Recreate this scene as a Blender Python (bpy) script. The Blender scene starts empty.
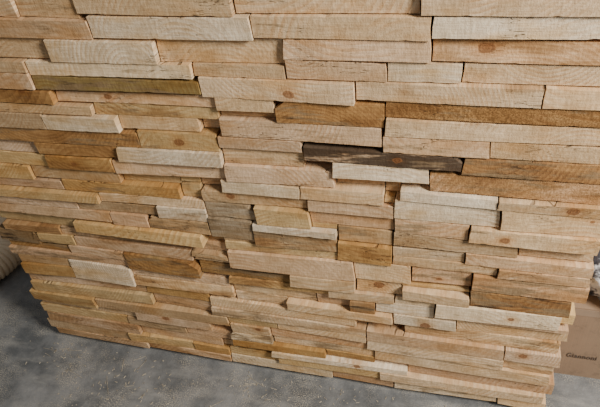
import bpy, math, random
from mathutils import Vector, Matrix, noise
random.seed(7)
scene=bpy.context.scene
# ---------------------------------------------------------------- camera calibration
CX,CY=300.0,203.5
VL=(-1980.0,8.0); VD=(395.0,920.0)
F=math.sqrt(-((VL[0]-CX)*(VD[0]-CX)+(VL[1]-CY)*(VD[1]-CY)))
Xc=-Vector((VL[0]-CX,-(VL[1]-CY),-F)).normalized()
Zc=-Vector((VD[0]-CX,-(VD[1]-CY),-F)).normalized()
Yc=Zc.cross(Xc).normalized(); Xc=Yc.cross(Zc).normalized()
M=Matrix((Xc,Yc,Zc))            # cam -> world
D=0.85
def ray(u,v): return (M@Vector((u-CX,-(v-CY),-F))).normalized()
def face_raw(u,v):
    d=ray(u,v); t=D/d.y
    return d.x*t, d.z*t
BEAR=0.022
base_raw=face_raw(310,374)[1]
H=BEAR-base_raw
CAM=Vector((0,-D,H))
def face(u,v):
    x,z=face_raw(u,v); return x,z+H
def ground(u,v,z=0.0):
    d=ray(u,v); t=(z-H)/d.z
    return CAM+d*t
def project(p):
    q=M.transposed()@(Vector(p)-CAM)
    return CX+F*q.x/-q.z, CY-F*q.y/-q.z
cd=bpy.data.cameras.new('camera'); cam=bpy.data.objects.new('camera',cd)
cd.sensor_width=36; cd.lens=F/600*36; cd.clip_start=0.01
cam.matrix_world=Matrix.Translation(CAM)@M.to_4x4()
scene.collection.objects.link(cam); scene.camera=cam
# ---------------------------------------------------------------- node helper
class N:
    def __init__(s,name):
        s.m=bpy.data.materials.new(name); s.m.use_nodes=True
        s.t=s.m.node_tree; s.b=s.t.nodes['Principled BSDF']
    def n(s,typ,**k):
        nd=s.t.nodes.new(typ)
        for a,v in k.items(): setattr(nd,a,v)
        return nd
    def put(s,sock,v):
        if isinstance(v,bpy.types.NodeSocket): s.t.links.new(v,sock)
        else: sock.default_value=v
    def math(s,op,a,b=0.0,c=0.0,clamp=False):
        nd=s.n('ShaderNodeMath',operation=op,use_clamp=clamp)
        s.put(nd.inputs[0],a); s.put(nd.inputs[1],b); s.put(nd.inputs[2],c); return nd.outputs[0]
    def vmath(s,op,a,b):
        nd=s.n('ShaderNodeVectorMath',operation=op); s.put(nd.inputs[0],a); s.put(nd.inputs[1],b); return nd.outputs[0]
    def noise(s,vec,scale,detail=3,rough=.5):
        nd=s.n('ShaderNodeTexNoise'); s.put(nd.inputs['Vector'],vec)
        nd.inputs['Scale'].default_value=scale; nd.inputs['Detail'].default_value=detail; nd.inputs['Roughness'].default_value=rough
        return nd.outputs[0]
    def smooth(s,v,lo,hi,a=0.0,b=1.0):
        nd=s.n('ShaderNodeMapRange',interpolation_type='SMOOTHSTEP')
        s.put(nd.inputs[0],v); s.put(nd.inputs[1],lo); s.put(nd.inputs[2],hi); s.put(nd.inputs[3],a); s.put(nd.inputs[4],b)
        return nd.outputs[0]
    def mix(s,f,a,b,mode='MIX'):
        nd=s.n('ShaderNodeMix',data_type='RGBA',blend_type=mode)
        s.put(nd.inputs[0],f); s.put(nd.inputs[6],a); s.put(nd.inputs[7],b); return nd.outputs[2]
    def sep(s,v):
        nd=s.n('ShaderNodeSeparateXYZ'); s.put(nd.inputs[0],v); return nd.outputs
    def attr(s,name):
        return s.n('ShaderNodeAttribute',attribute_name=name)
    def bump(s,h,strength,dist):
        nd=s.n('ShaderNodeBump'); s.put(nd.inputs['Height'],h); nd.inputs['Strength'].default_value=strength
        nd.inputs['Distance'].default_value=dist; s.t.links.new(nd.outputs[0],s.b.inputs['Normal'])
    def col(s,c): s.put(s.b.inputs['Base Color'],c)

def wood_material():
    k=N('sawn_softwood')
    co=k.n('ShaderNodeTexCoord').outputs['Object']
    tint=k.attr('tint').outputs['Color']; rc=k.attr('ringc').outputs['Vector']
    ft=k.attr('feat').outputs['Vector']; kn=k.attr('knot').outputs['Vector']
    seed=k.vmath('ADD',co,k.vmath('MULTIPLY',rc,(5.3,91.0,7.7)))
    X,Y,Z=k.sep(co); cx,sp,cz=k.sep(rc); heart,weath,rough=k.sep(ft); kx,kr,kz=k.sep(kn)
    n1=k.noise(seed,7,2); n2=k.noise(seed,60,2)
    w=k.math('ADD',k.math('MULTIPLY',k.math('SUBTRACT',n1,.5),.018),k.math('MULTIPLY',k.math('SUBTRACT',n2,.5),.0012))
    dx=k.math('SUBTRACT',X,cx); dz=k.math('SUBTRACT',Z,cz)
    r=k.math('ADD',k.math('SQRT',k.math('ADD',k.math('MULTIPLY',dx,dx),k.math('MULTIPLY',dz,dz))),w)
    kdx=k.math('SUBTRACT',X,kx); kdz=k.math('MULTIPLY',k.math('SUBTRACT',Z,kz),1.4)
    kd=k.math('ADD',k.math('SQRT',k.math('ADD',k.math('MULTIPLY',kdx,kdx),k.math('MULTIPLY',kdz,kdz))),k.math('MULTIPLY',k.math('SUBTRACT',n2,.5),.010))
    kr2=k.math('ADD',kr,1e-4)
    pull=k.math('MULTIPLY',k.math('POWER',2.718,k.math('MULTIPLY',k.math('DIVIDE',kd,kr2),-1.0)),k.math('MULTIPLY',kr,.9))
    r=k.math('ADD',r,pull)
    saw=k.math('FRACT',k.math('DIVIDE',r,sp))
    ring=k.math('MULTIPLY',k.smooth(saw,.1,.85),k.smooth(saw,1.0,.85))
    vis=k.smooth(k.noise(seed,11,2),.36,.70,.05,.58)
    c=k.mix(k.math('MULTIPLY',ring,vis),tint,k.mix(1.0,tint,(.66,.47,.29,1),'MULTIPLY'))
    nb=k.noise(k.vmath('MULTIPLY',seed,(8,3,20)),1.0,3,.6)
    c=k.mix(k.smooth(nb,.43,.72,.0,.7),c,k.mix(1.0,tint,(.80,.61,.37,1),'MULTIPLY'))
    ls=k.vmath('MULTIPLY',seed,(6,2,26))
    nh=k.noise(ls,1.0,3,.6)
    hm=k.smooth(k.math('ADD',nh,k.math('MULTIPLY',k.math('SUBTRACT',heart,.5),.7)),.42,.60)
    c=k.mix(k.math('MULTIPLY',hm,k.math('MULTIPLY',k.math('ADD',heart,.3),.85,clamp=True)),c,k.mix(k.math('ADD',k.math('MULTIPLY',ring,.4),k.smooth(nb,.4,.62,0,.5)),(.44,.235,.08,1),(.18,.078,.026,1)))
    nw=k.noise(k.vmath('MULTIPLY',seed,(6,3,36)),1.3,5,.66)
    wm=k.smooth(k.math('ADD',nw,k.math('MULTIPLY',k.math('SUBTRACT',weath,.5),.60)),.47,.60)
    dn=k.noise(k.vmath('MULTIPLY',seed,(11,20,60)),1,4,.65)
    dark=k.smooth(k.math('SUBTRACT',dn,k.math('MULTIPLY',k.math('SUBTRACT',weath,.55),1.1)),.38,.56)
    c=k.mix(k.math('MULTIPLY',wm,.88),c,k.mix(dark,(.020,.013,.010,1),(.27,.19,.105,1)))
    km=k.smooth(kd,kr2,k.math('MULTIPLY',kr2,.75))
    kk=k.math('FRACT',k.math('MULTIPLY',kd,230))
    c=k.mix(k.math('MULTIPLY',km,.78),c,k.mix(kk,(.15,.06,.025,1),(.36,.17,.065,1)))
    halo=k.math('MULTIPLY',k.smooth(kd,k.math('MULTIPLY',kr2,2.6),kr2),k.math('GREATER_THAN',kr,.001))
    c=k.mix(k.math('MULTIPLY',halo,.45),c,k.mix(1.0,c,(.72,.50,.30,1),'MULTIPLY'))
    sm=k.noise(k.vmath('MULTIPLY',seed,(230,40,60)),1.0,4,.65)
    c=k.mix(1.0,c,k.mix(k.smooth(sm,.25,.75),(.83,.80,.77,1),(1.08,1.08,1.08,1)),'MULTIPLY')
    sl=k.noise(k.vmath('MULTIPLY',seed,(22,10,340)),1.0,3,.6)
    c=k.mix(1.0,c,k.mix(k.smooth(sl,.3,.7),(.86,.82,.78,1),(1.05,1.05,1.05,1)),'MULTIPLY')
    gr=k.noise(seed,330,3,.7)
    c=k.mix(k.math('MULTIPLY',k.smooth(gr,.42,.60),k.math('ADD',k.math('MULTIPLY',rough,.7),.03)),c,(.15,.07,.02,1))
    ck=k.math('ABSOLUTE',k.math('SUBTRACT',k.noise(k.vmath('MULTIPLY',seed,(9,4,75)),1.0,3,.6),.5))
    cm=k.math('MULTIPLY',k.smooth(ck,.012,.003),k.smooth(k.noise(seed,9,1),.55,.66))
    c=k.mix(k.math('MULTIPLY',cm,.65),c,(.06,.03,.015,1))
    bl=k.noise(seed,22,4,.6)
    c=k.mix(1.0,c,k.mix(k.smooth(bl,.3,.7),(.81,.76,.69,1),(1.05,1.04,1.03,1)),'MULTIPLY')
    k.col(c); k.b.inputs['Roughness'].default_value=.85
    k.b.inputs['Specular IOR Level'].default_value=.18
    h=k.math('ADD',k.math('MULTIPLY',sm,.6),k.math('ADD',k.math('MULTIPLY',gr,.5),k.math('ADD',k.math('MULTIPLY',sl,.4),k.math('MULTIPLY',cm,-1.4))))
    k.bump(h,.65,.0019)
    return k.m
WOOD=wood_material()
# ---------------------------------------------------------------- board table (measured on the stack face)
PAL={'p':(.78,.58,.355),'w':(.89,.74,.52),'k':(.77,.55,.345),'t':(.62,.44,.25),'y':(.70,.505,.25),
     'a':(.55,.34,.13),'o':(.57,.345,.145),'d':(.33,.22,.11),'b':(.45,.27,.125),'g':(.47,.375,.25),'r':(.69,.46,.27),'n':(.33,.24,.09)}
B=[]
def px_x(u,z):
    v=200.0
    for _ in range(30): v+=(face(u,v)[1]-z)*400
    return face(u,v)[0]
def add(xl,xr,yt,yb,c,f,xref,kw):
    xm=(xl+xr)/2; xrf=xm if xref is None else xref
    zt=face(xrf,yt)[1]; zb=max(BEAR,face(xrf,yb)[1]); zz=(zt+zb)/2
    B.append(([px_x(xl,zz),px_x(xr,zz),zb,zt],dict(c=c,f=None if f is None else f*.42,kw=kw)))
def e(xl,xr,yt,yb,c='p',f=None,**kw): add(xl,xr,yt,yb,c,f,None,kw)
e(-30,10,-10,13,'p'); e(8,74,-6,19,'t'); e(72,230,-8,14,'p'); e(90,250,14,37,'w',-.01,ring=(.02,-.05)); e(-30,90,19,37,'k')
e(232,418,-10,13,'p'); e(250,432,14,37,'p',-.005); e(420,620,-10,12,'p'); e(434,620,13,37,'w',-.008)
e(-30,46,38,55,'t'); e(46,155,37,53,'w',-.015); e(155,280,37,62,'p',ring=(.0,-.06)); e(282,428,37,58,'k'); e(430,620,37,62,'k',heart=.5,weather=.0,knot=(-.05,.014,.5))
e(-30,25,56,67,'t'); e(25,190,55,74,'w',-.008); e(192,283,62,76,'t'); e(285,385,58,77,'k'); e(387,460,58,78,'w'); e(462,620,61,84,'p')
e(-30,40,68,83,'k'); e(40,200,74,89,'n',-.012,weather=.50); e(200,355,76,98,'p',-.014); e(355,543,79,99,'p'); e(545,620,84,106,'p')
e(-30,52,84,99,'a',-.008,heart=.7); e(52,215,89,104,'k'); e(215,275,94,110,'p',-.014); e(275,385,98,122,'o',-.006,heart=.6,weather=.50); e(388,620,98,121,'o',.0,rough=1.0,heart=.6,weather=.38)
e(-30,92,100,110,'t'); e(92,225,105,118,'y'); e(45,118,112,126,'w'); e(118,198,118,131,'p'); e(198,383,122,140,'k',-.010); e(-30,45,109,124,'t')
e(385,620,121,140,'p',-.005)
e(-30,137,126,141,'o',-.008,heart=.65,weather=.48); e(137,216,130,145,'y'); e(382,490,135,153,'k',-.010); e(218,302,136,150,'k',-.01); e(302,460,142,164,'k',-.014,weather=.72,heart=.3,knot=(.03,.010,.5))
e(490,620,141,161,'p',rough=.3); e(463,620,160,180,'r',-.004,heart=.75,weather=.48)
e(-30,35,139,150,'k'); e(35,117,141,154,'o',-.006,heart=.6); e(117,222,146,162,'w',-.02); e(222,335,150,168,'p'); e(333,428,165,181,'w',-.010)
e(430,620,177,200,'r',.004,heart=.6,rough=.6,weather=.4)
e(-30,45,150,163,'y'); e(45,113,154,167,'a',heart=.5); e(113,220,162,178,'k',.0); e(220,384,168,187,'k',-.008)
e(384,400,179,200,'t',.05)
e(-30,30,164,176,'y'); e(30,112,167,180,'t')
def row(xref,yt,yb,joints,codes,kws={}):
    for i in range(len(joints)-1):
        kw=dict(kws.get(i,{})); f=kw.pop('f',None)
        add(joints[i],joints[i+1],yt,yb,codes[i],f,xref,kw)
def W(v=.6,**k): return dict(weather=v,**k)
row(500,190,209,[400,498],'w',{0:{'f':-.015}}); row(500,199,209,[498,620],'p')
row(500,209,228,[400,500,612],'wp',{0:{'f':-.004},1:{'f':-.015}})
row(500,228,242,[395,470,601],'kp',{0:W(.4)})
row(500,242,255,[395,520,597],'tp'); row(500,255,267,[395,465,595],'pk',{1:{'f':-.008}})
row(500,278,291,[412,473],'r'); row(500,277,292,[473,588],'r',{0:W(.48,f=-.012,heart=.5)})
row(500,292,308,[470,571],'b',{0:W(.54,heart=.6,f=-.008)})
row(500,309,323,[435,560],'w',{0:{'f':-.016,'knot':(.03,.009,.5)}})
row(310,187,200,[300,398],'p'); row(310,183,196,[218,300],'w',{0:{'f':-.012}})
row(310,200,212,[210,308,398],'tk')
row(310,212,224,[205,255,310,395],'gyr',{0:W(.5)})
row(310,234,249,[254,337],'t',{0:W(.53,heart=.5,f=-.004)})
row(365,229,242,[337,393],'t',{0:W(.45)}); row(365,243,258,[337,393],'a',{0:{'heart':.45,'f':-.01}})
row(310,257,273,[228,355],'k',{0:{'f':-.012}})
row(365,262,279,[355,415],'p'); row(400,277,296,[350,402],'p',{0:{'knot':(0,.013,.5)}})
row(310,274,286,[200,290],'n',{0:W(.50,heart=.6)})
row(345,297,308,[350,376],'b',{0:W(.5,heart=.6)})
row(180,208,219,[158,208],'w',{0:W(.42)})
row(200,216,232,[148,206,256],'tg',{0:W(.48,f=-.006),1:W(.5)})
row(160,258,271,[127,200],'n',{0:W(.5,heart=.75)})
row(100,266,281,[73,134],'w',{0:{'f':-.015}})
row(20,232,242,[0,40],'d',{0:W(.55)})
g3=random.Random(21)
def edge_l(z):
    v=300.0
    for _ in range(40):
        u=(v-222)*.5; v+=(face(u,v)[1]-z)*300
    return (face((v-222)*.5,v)[0])
def edge_r(z):
    v=300.0
    for _ in range(40):
        u=597-(v-240)*.31; v+=(face(u,v)[1]-z)*300
    return face(597-(v-240)*.31,v)[0]
def zone(ztop,n,ul,ur,codes,wprob):
    hs=[g3.uniform(.76,1.28) for _ in range(n)]; s=(ztop-BEAR)/sum(hs); z=BEAR
    for h in hs:
        z1=z+h*s; zm=(z+z1)/2
        x0=edge_l(zm) if ul is None else px_x(ul,zm)+g3.uniform(-.07,.07)
        x0=max(x0,px_x(-30,zm)) if ul is None else x0
        if ul is None: x0+=g3.uniform(-.010,.010)
        x1=min(edge_r(zm),px_x(625,zm))+g3.uniform(-.010,.010) if ur is None else px_x(ur,zm)+g3.uniform(-.07,.07)
        x=x0
        while x<x1-1e-4:
            L=g3.uniform(.16,.38)
            if x1-(x+L)<.10: L=x1-x
            if L>.44: L=L/2
            kw={}
            if g3.random()<wprob: kw['weather']=g3.uniform(.36,.50)
            if g3.random()<.16: kw['heart']=g3.uniform(.4,.65)
            B.append(([x,x+L,z,z1],dict(c=g3.choice(codes),f=None,kw=kw))); x+=L
        z=z1
zone(face(110,179)[1],19,None,208,'pktyypktyrak',.30)
zone(face(310,228)[1],18,200,382,'pktykwrpyapw',.20)
zone(face(500,267)[1],14,378,None,'pkpwkprpyw',.12)
# ---------------------------------------------------------------- pack
R=[]
def overlap(a,b): return min(a[1],b[1])-max(a[0],b[0]), min(a[3],b[3])-max(a[2],b[2])
def trim(r,minz=.008,minx=.022):
    for q,_ in R:
        ox,oz=overlap(r,q)
        if ox>1e-9 and oz>1e-9:
            lx=ox/(r[1]-r[0]); lz=oz/(r[3]-r[2])
            if lx<lz:
                if (r[0]+r[1])<(q[0]+q[1]): r[1]=q[0]
                else: r[0]=q[1]
            else:
                if (r[2]+r[3])<(q[2]+q[3]): r[3]=q[2]
                else: r[2]=q[3]
            if r[1]-r[0]<minx or r[3]-r[2]<minz: return False
    return True
for r,meta in B:
    if trim(r): R.append((r,meta))
def expand(mx=.03,mz=.012,tol=0.0):
    for i,(r,_) in enumerate(R):
        for side in range(4):
            lim=mx if side<2 else mz; near=None
            for j,(q,_) in enumerate(R):
                if i==j: continue
                if side<2:
                    if min(r[3],q[3])-max(r[2],q[2])<=1e-6+tol: continue
                    d=(r[0]-q[1]) if side==0 else (q[0]-r[1])
                else:
                    if min(r[1],q[1])-max(r[0],q[0])<=1e-6: continue
                    d=(r[2]-q[3]) if side==2 else (q[2]-r[3])
                if d>=-1e-7 and (near is None or d<near): near=max(d,0)
            if side==2 and near is None and r[2]-BEAR<.02: near=max(0,r[2]-BEAR)
            if near is not None and 1e-5<near<=lim:
                n=list(r)
                if side==0: n[0]-=near
                elif side==1: n[1]+=near
                elif side==2: n[2]-=near
                else: n[3]+=near
                ok=True
                if side<2 and tol>0:
                    for q,_2 in R:
                        if q is r: continue
                        ox,oz=overlap(n,q)
                        if ox>1e-9 and oz>1e-9:
                            if oz<=tol+1e-5:
                                if (n[2]+n[3])<(q[2]+q[3]): n[3]=q[2]
                                else: n[2]=q[3]
                            else: ok=False
                    if n[3]-n[2]<.010: ok=False
                if ok: r[:]=n
expand(.012,.006); expand(); expand(.045,.012,.006); expand()
G=.004
xmin=min(r[0] for r,_ in R); xmax=max(r[1] for r,_ in R); zmax=max(r[3] for r,_ in R)
nx=int((xmax-xmin)/G); nz=int((zmax-BEAR)/G)
g=[[0]*nx for _ in range(nz)]
for r,_ in R:
    for j in range(max(0,int((r[2]-BEAR)/G)),min(nz,int(math.ceil((r[3]-BEAR)/G-1e-6)))):
        for i in range(max(0,int((r[0]-xmin)/G)),min(nx,int(math.ceil((r[1]-xmin)/G-1e-6)))): g[j][i]=1
for j in range(nz):
    fi=[i for i in range(nx) if g[j][i]]
    if not fi: continue
    i,b=fi[0],fi[-1]
    while i<b:
        if g[j][i]==0:
            i2=i
            while i2<b and g[j][i2]==0: i2+=1
            j2=j+1
            while j2<nz and all(g[j2][q]==0 for q in range(i,i2)) and j2-j<9: j2+=1
            if (i2-i)*G>=.016 and (j2-j)*G>=.008:
                R.append(([xmin+i*G,xmin+i2*G,BEAR+j*G,BEAR+j2*G],dict(c=random.choice('tykp'),f=random.uniform(.004,.03),kw={})))
                for jj in range(j,j2):
                    for q in range(i,i2): g[jj][q]=1
            i=i2
        else: i+=1
expand(.008,.005)
def warp(x,z):
    fade=min(1,max(0,(z-BEAR)/.12))
    dz=fade*.0085*noise.noise(Vector((x*1.7,z*6,1.7)))
    dx=min(1,max(0,(z-BEAR)/.03))*.004*noise.noise(Vector((x*3,z*22,9.3)))
    return x+dx,z+dz
NAMES={'p':'pale cream','w':'whitish fresh','k':'pinkish pale','t':'dull tan','y':'yellowish','a':'amber resinous','o':'orange-brown','d':'dark brown','b':'reddish brown','g':'grey weathered','r':'rosy brown','n':'dark olive'}
rnd=random.Random(11)
def make_board(r,meta,name='wooden_board',label=None,depth=.55,group='sawn boards in the stack',wp=True):
    g_=.0004
    x0,x1,z0,z1=r[0]+g_,r[1]-g_,r[2]+.0003,r[3]-.0002
    w=x1-x0; h=z1-z0
    jx=min(.0014,w*.02); jt=min(.0058,h*.23)
    kw=meta['kw']; n=max(6,min(30,int(w/.009)))
    a0,a1=rnd.uniform(0,jt)*rnd.random(),rnd.uniform(0,jt)*rnd.random()
    ch=min(.0002,h*.02)
    wane=kw.get('weather',0)>.45 and rnd.random()<.5
    wl=rnd.uniform(.25,.45)*h if wane else ch
    wr=ch
    if wane and rnd.random()<.5: wl,wr=wr,wl
    lx=rnd.uniform(0,jx); rx=rnd.uniform(0,jx)
    chp=.08 if not wane else .25
    chip=lambda: rnd.uniform(0,.0003)+(rnd.uniform(.0006,.0016) if rnd.random()<chp else 0)
    pts=[(x0+lx+ch,z0)]
    for i in range(1,n): pts.append((x0+w*i/n,z0+chip()))
    pts.append((x1-rx-ch,z0)); pts.append((x1-rx,z0+ch))
    pts.append((x1-rx-rnd.uniform(0,jx*.4),z0+h*.5))
    pts.append((x1-rx-rnd.uniform(0,jx),z1-a1-wr)); pts.append((x1-rx-wr*1.2-jx,z1-a1))
    for i in range(n-1,0,-1):
        t=i/n; pts.append((x0+w*t,z1-(a0*(1-t)+a1*t)-chip()*.8))
    pts.append((x0+lx+wl*1.2+jx,z1-a0)); pts.append((x0+lx+rnd.uniform(0,jx),z1-a0-wl))
    pts.append((x0+lx+rnd.uniform(0,jx*.4),z0+h*.5)); pts.append((x0+lx,z0+ch))
    if wp: pts=[warp(*p) for p in pts]
    cx=(x0+x1)/2
    fy=meta['f'] if meta['f'] is not None else max(-.010,min(.015,rnd.gauss(.0,.0055)))
    if r[2]<BEAR+.003 and wp: fy=rnd.uniform(-.004,.003)
    fy+=rnd.uniform(-.0015,.0015)
    slant=rnd.gauss(0,.018); slz=rnd.gauss(0,.04)
    if abs(slant*w)>.006: slant*=.006/abs(slant*w)
    cz=(z0+z1)/2
    def yy(x,z): return slant*(x-cx)+slz*(z-cz)
    verts=[];m=len(pts); ins=.0003
    for (x,z) in pts:
        v=Vector((cx-x,cz-z))
        sx=x+math.copysign(min(ins,abs(v.x)),v.x); sz=z+math.copysign(min(ins,abs(v.y)),v.y)
        verts.append((sx-cx,yy(sx,sz),sz-z0))
    for (x,z) in pts: verts.append((x-cx,yy(x,z)+ins+rnd.uniform(-.0001,.0003),z-z0))
    for (x,z) in pts: verts.append((x-cx,depth-fy,z-z0))
    faces=[tuple(range(m)),tuple(range(3*m-1,2*m-1,-1))]
    for k in range(2):
        for i in range(m):
            j=(i+1)%m; faces.append((k*m+i,(k+1)*m+i,(k+1)*m+j,k*m+j))
    me=bpy.data.meshes.new(name); me.from_pydata(verts,[],faces); me.update()
    me.materials.append(WOOD)
    nv=len(verts)
    c=PAL[meta['c']]; s=rnd.uniform(.80,1.06); hs=rnd.uniform(-.03,.03)
    c=(c[0]*s*(1+hs),c[1]*s,c[2]*s*(1-hs*2))
    rg=kw.get('ring')
    if rg: rc=(rg[0],.009,rg[1])
    else: rc=(rnd.uniform(-.5,.5)*w,rnd.uniform(.006,.013),rnd.choice([-1,1])*rnd.uniform(.03,.2)+.015)
    kn=(0,0,-1)
    if kw.get('knot'): kk=kw['knot']; kn=(kk[0],min(kk[1],h*.5),h*kk[2])
    elif rnd.random()<.10 and w>.09 and not kw.get('weather'): kn=(rnd.uniform(-.35,.35)*w,rnd.uniform(.006,.013),h*rnd.uniform(.2,.8))
    feat=(kw.get('heart',rnd.choice([0,.05,.1,.2,.38])),kw.get('weather',rnd.choice([.0,.05,.15,.25,.34])),kw.get('rough',rnd.choice([0,0,.1,.15])))
    for nm,ty,val,key in (('tint','FLOAT_COLOR',(*c,1),'color'),('ringc','FLOAT_VECTOR',rc,'vector'),('feat','FLOAT_VECTOR',feat,'vector'),('knot','FLOAT_VECTOR',kn,'vector')):
        at=me.attributes.new(nm,ty,'POINT')
        at.data.foreach_set(key,list(val)*nv)
    ob=bpy.data.objects.new(name,me); ob.location=(cx,fy,z0)
    scene.collection.objects.link(ob)
    extra=' with dark stain' if kw.get('weather',0)>.4 else (' with brown streak' if kw.get('heart',0)>.4 else (' with round knot' if kn[1]>.001 else ''))
    wd='wide' if w>.2 else ('short' if w<.1 else 'medium-width')
    ob['label']=label or f"{wd} {NAMES[meta['c']]} sawn board{extra} in the stack"
    ob['category']='board'; ob['group']=group
    return ob
for r,meta in R: make_board(r,meta)
xl_=min(r[0] for r,_ in R if r[2]<.05); xr_=max(r[1] for r,_ in R if r[2]<.05)
for yb in (.05,.42):
    o=make_board([xl_+.03,xr_-.02,0,BEAR],dict(c='d',f=yb,kw={'weather':.5}),'timber_bearer','dark flat timber bearer on the concrete under the stack',depth=yb+.07,group='bearers under the stack',wp=False)
    o['category']='timber'
# ---------------------------------------------------------------- floor and wall
def obj(name,verts,faces,mat,smooth=False,loc=(0,0,0),**props):
    me=bpy.data.meshes.new(name); me.from_pydata([tuple(v) for v in verts],[],faces); me.update()
    me.materials.append(mat)
    if smooth:
        for p in me.polygons: p.use_smooth=True
    o=bpy.data.objects.new(name,me); o.location=loc; scene.collection.objects.link(o)
    for a,b in props.items(): o[a]=b
    return o
k=N('concrete'); co=k.n('ShaderNodeTexCoord').outputs['Object']
a=k.noise(co,4.5,6,.68); b=k.noise(co,45,4,.65); d=k.noise(co,330,2,.6); s_=k.noise(k.vmath('MULTIPLY',co,(1,4,1)),7,4,.6)
c=k.mix(k.smooth(a,.36,.64),(.080,.082,.082,1),(.21,.205,.195,1))
c=k.mix(k.math('MULTIPLY',k.smooth(s_,.48,.72),.5),c,(.29,.275,.245,1))
c=k.mix(1.0,c,k.mix(b,(.72,.72,.72,1),(1.18,1.18,1.18,1)),'MULTIPLY')
dd=k.noise(co,7,3,.6)
c=k.mix(k.math('MULTIPLY',k.smooth(d,.48,.64),k.smooth(dd,.42,.62,.05,.8)),c,(.40,.345,.26,1))
k.col(c); k.b.inputs['Roughness'].default_value=.8; k.bump(k.math('ADD',b,k.math('MULTIPLY',d,.4)),.5,.004)
CONC=k.m
def boxv(x0,x1,y0,y1,z0,z1):
    return [(x0,y0,z0),(x1,y0,z0),(x1,y1,z0),(x0,y1,z0),(x0,y0,z1),(x1,y0,z1),(x1,y1,z1),(x0,y1,z1)]
BF=[(0,3,2,1),(4,5,6,7),(0,1,5,4),(1,2,6,5),(2,3,7,6),(3,0,4,7)]
obj('floor',boxv(-3,3,-2.5,2,-.1,0),BF,CONC,kind='structure')
k=N('plaster'); co=k.n('ShaderNodeTexCoord').outputs['Object']; a=k.noise(co,5,4,.6)
k.col(k.mix(a,(.30,.29,.27,1),(.42,.41,.38,1))); k.b.inputs['Roughness'].default_value=.9; k.bump(a,.3,.01)
obj('wall_back',boxv(-3,3,1.9,2.0,0,2.6),BF,k.m,kind='structure')
# ---------------------------------------------------------------- cardboard box
k=N('cardboard'); co=k.n('ShaderNodeTexCoord').outputs['Object']; a=k.noise(co,9,4,.6); b=k.noise(k.vmath('MULTIPLY',co,(60,1,1)),8,2,.5); s_=k.noise(co,30,5,.7)
c=k.mix(1.0,k.mix(a,(.22,.14,.085,1),(.33,.22,.135,1)),k.mix(b,(.85,.85,.85,1),(1.05,1.05,1.05,1)),'MULTIPLY')
c=k.mix(k.math('MULTIPLY',k.smooth(s_,.52,.66),.4),c,(.14,.095,.06,1))
k.col(c); k.b.inputs['Roughness'].default_value=.8; k.bump(b,.2,.001)
CARD=k.m
def plain(name,col,rough=.6,**kw):
    k=N(name); co=k.n('ShaderNodeTexCoord').outputs['Object']; a=k.noise(co,25,3,.6)
    k.col(k.mix(a,tuple(x*.82 for x in col)+(1,),tuple(min(1,x*1.1) for x in col)+(1,)))
    k.b.inputs['Roughness'].default_value=rough
    return k.m
g0=ground(563,374)
hz=.02
while project((g0.x,g0.y,hz))[1]>310: hz+=.002
bh=hz; by0=g0.y
bx0=max(r[1] for r,_ in R if r[2]<bh+.01)+.012
bw,bd,t=.40,.30,.004
root=bpy.data.objects.new('cardboard_box',None); root.location=(bx0,by0,0); scene.collection.objects.link(root)
root['label']='brown cardboard carton with printed lettering on the concrete beside the stack'; root['category']='box'
def part(name,verts,faces,mat,parent,**p):
    o=obj(name,verts,faces,mat,**p); o.parent=parent; return o
vs=[];fs=[]
for bb in ((0,bw,0,t,0,bh),(0,bw,bd-t,bd,0,bh),(0,t,t,bd-t,0,bh),(bw-t,bw,t,bd-t,0,bh),(t,bw-t,t,bd-t,0,t)):
    o_=len(vs); vs+=boxv(*bb); fs+=[tuple(i+o_ for i in f) for f in BF]
part('body',vs,fs,CARD,root)
part('flap',boxv(0,bw,0,bd/2-.002,bh,bh+t),BF,CARD,root); part('flap',boxv(0,bw,bd/2+.002,bd,bh,bh+t),BF,CARD,root)
INK=plain('box_ink',(.10,.07,.05),.8)
def frontpt(u,v):
    d=ray(u,v); tt=(by0-CAM.y)/d.y; return CAM+d*tt
tp=frontpt(566,356); tq=frontpt(597,356)
cu=bpy.data.curves.new('lettering','FONT'); cu.body='Giannoni'; cu.size=.02; cu.extrude=.0004; cu.space_character=1.12
o=bpy.data.objects.new('printed_lettering',cu); scene.collection.objects.link(o)
bpy.context.view_layer.update()
dg=bpy.context.evaluated_depsgraph_get()
me=bpy.data.meshes.new_from_object(o.evaluated_get(dg),depsgraph=dg)
bpy.data.objects.remove(o)
wx=max(v.co.x for v in me.vertices)
sc=(tq.x-tp.x)*1.02/wx
for v in me.vertices: v.co.x*=sc; v.co.y*=sc*1.3
me.materials.clear(); me.materials.append(INK)
o=bpy.data.objects.new('printed_lettering',me); scene.collection.objects.link(o); o.parent=root
o.location=(tp.x-bx0,-.0012,tp.z); o.rotation_euler=(math.pi/2,0,0)
part('tape',boxv(-.0005,bw,-.0008,-.0001,bh-.02,bh),BF,plain('packing_tape',(.30,.21,.14),.3),root)
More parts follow.
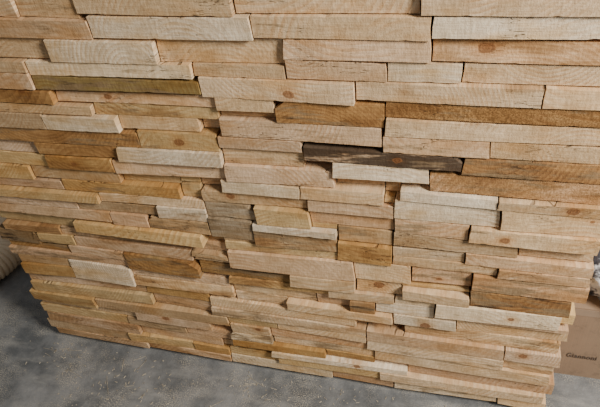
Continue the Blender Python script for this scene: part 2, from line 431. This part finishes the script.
# ---------------------------------------------------------------- crumpled plastic bag on the box
k=N('crumpled_plastic'); co=k.n('ShaderNodeTexCoord').outputs['Object']; a=k.noise(co,30,4,.6)
k.col(k.mix(k.smooth(a,.42,.56),(.06,.06,.07,1),(.75,.75,.74,1))); k.b.inputs['Roughness'].default_value=.28; k.bump(a,.7,.01)
vs=[];fs=[];nu,nv_=72,36
rx,ry,rz=.15,.15,.085
for j in range(nv_+1):
    ph=math.pi*j/nv_
    for i in range(nu):
        th=2*math.pi*i/nu
        p=Vector((math.sin(ph)*math.cos(th),math.sin(ph)*math.sin(th),-math.cos(ph)))
        s=1+.16*noise.noise(p*2.2)+.12*abs(noise.noise(p*5))-.08*abs(noise.noise(p*12))
        q=Vector((p.x*rx,p.y*ry,p.z*rz))*s
        q.z=max(q.z,-rz*.5)
        vs.append(q+Vector((0,0,rz*.5)))
for j in range(nv_):
    for i in range(nu):
        a0=j*nu+i; a1=j*nu+(i+1)%nu; fs.append((a0,a1,a1+nu,a0+nu))
bagx=max(r[1] for r,_ in R if bh-.02<r[2]<bh+.12)+.004-min(v.x for v in vs)
obj('plastic_bag',vs,fs,k.m,True,(min(bagx,bx0+.26),by0+.13,bh+t+.001),label='crumpled grey plastic bag resting on the cardboard carton',category='bag')
# ---------------------------------------------------------------- ribbed hose
hr=.05
ctrl=[ground(u,v,hr) for u,v in ((-140,215),(-50,194),(-6,202),(12,232),(4,259),(-45,282),(-150,285))]
def cat(p0,p1,p2,p3,t): return .5*((2*p1)+(p2-p0)*t+(2*p0-5*p1+4*p2-p3)*t*t+(3*p1-p0-3*p2+p3)*t**3)
path=[]
P=[ctrl[0]*2-ctrl[1]]+ctrl+[ctrl[-1]*2-ctrl[-2]]
for i in range(1,len(P)-2):
    for q in range(44): path.append(cat(P[i-1],P[i],P[i+1],P[i+2],q/44))
L=[0]
for i in range(1,len(path)): L.append(L[-1]+(path[i]-path[i-1]).length)
step=.002; NS=int(L[-1]/step); pp=[];ci=0
for q in range(NS):
    s=q*step
    while L[ci+1]<s: ci+=1
    pp.append(path[ci].lerp(path[ci+1],(s-L[ci])/(L[ci+1]-L[ci]+1e-9)))
vs=[];fs=[];ns=20
for q in range(NS):
    T=(pp[min(q+2,NS-1)]-pp[max(q-2,0)]).normalized(); S=T.cross(Vector((0,0,1))).normalized(); U=S.cross(T)
    rad=hr*(.88+.11*abs(math.sin(q*math.pi/7)))-.001
    for i in range(ns):
        a_=2*math.pi*i/ns; vs.append(pp[q]+S*math.cos(a_)*rad+U*math.sin(a_)*rad)
for q in range(NS-1):
    for i in range(ns):
        j=(i+1)%ns; fs.append((q*ns+i,q*ns+j,(q+1)*ns+j,(q+1)*ns+i))
obj('ribbed_hose',vs,fs,plain('hose_plastic',(.74,.56,.36),.5),True,label='beige ribbed flexible extraction hose lying on the concrete',category='hose')
# ---------------------------------------------------------------- wood chips and straw on the floor
vs=[];fs=[]
r2=random.Random(3)
for i in range(2400):
    if i<1800: x=r2.uniform(-1.1,1.2); y=-abs(r2.gauss(0,.14))
    else: x=r2.uniform(-1.4,1.5); y=r2.uniform(-.5,.6)
    if y>-.01 and xl_-.05<x<xr_+.46: continue
    if noise.noise(Vector((x*4,y*4,3)))<r2.uniform(-.2,.3)+.08*(x+.2): continue
    long=r2.random()<.06
    Lc=r2.uniform(.02,.07) if long else r2.uniform(.002,.009); wc=r2.uniform(.0008,.0014) if long else r2.uniform(.001,.0026); an=r2.uniform(0,math.pi)
    dx,dy=math.cos(an),math.sin(an); o_=len(vs); bend=r2.uniform(-.04,.04)*Lc
    for tt in (-.5,0,.5):
        off=bend*(1-4*tt*tt)
        for sgn in (-1,1):
            for zz in (.0003,.0014):
                vs.append((x+dx*Lc*tt-dy*(off+sgn*wc/2),y+dy*Lc*tt+dx*(off+sgn*wc/2),zz))
    for kx_ in (0,4):
        A=o_+kx_; fs+=[(A+1,A+3,A+7,A+5),(A,A+4,A+6,A+2),(A,A+1,A+5,A+4),(A+2,A+6,A+7,A+3)]
    fs+=[(o_,o_+2,o_+3,o_+1),(o_+8,o_+9,o_+11,o_+10)]
k=N('chip_wood'); co=k.n('ShaderNodeTexCoord').outputs['Object']; a=k.noise(co,60,3,.6)
k.col(k.mix(k.smooth(a,.35,.65),(.22,.185,.135,1),(.42,.36,.27,1))); k.b.inputs['Roughness'].default_value=.85
obj('wood_chips',vs,fs,k.m,kind='stuff',label='scattered wood splinters and sawdust on the concrete floor',category='wood chips')
# ---------------------------------------------------------------- light
wd=bpy.data.worlds.new('world'); scene.world=wd; wd.use_nodes=True
bg=wd.node_tree.nodes['Background']; bg.inputs[0].default_value=(.88,.93,1,1); bg.inputs[1].default_value=.25
def area(name,loc,tgt,size,power,col):
    l=bpy.data.lights.new(name,'AREA'); l.shape='RECTANGLE'; l.size,l.size_y=size; l.energy=power; l.color=col
    o=bpy.data.objects.new(name,l); o.location=loc; o.rotation_euler=(Vector(tgt)-Vector(loc)).to_track_quat('-Z','Y').to_euler()
    scene.collection.objects.link(o)
area('doorway_light',(1.65,-.95,2.1),(.4,0,.65),(.6,.7),136,(1,.972,.925))
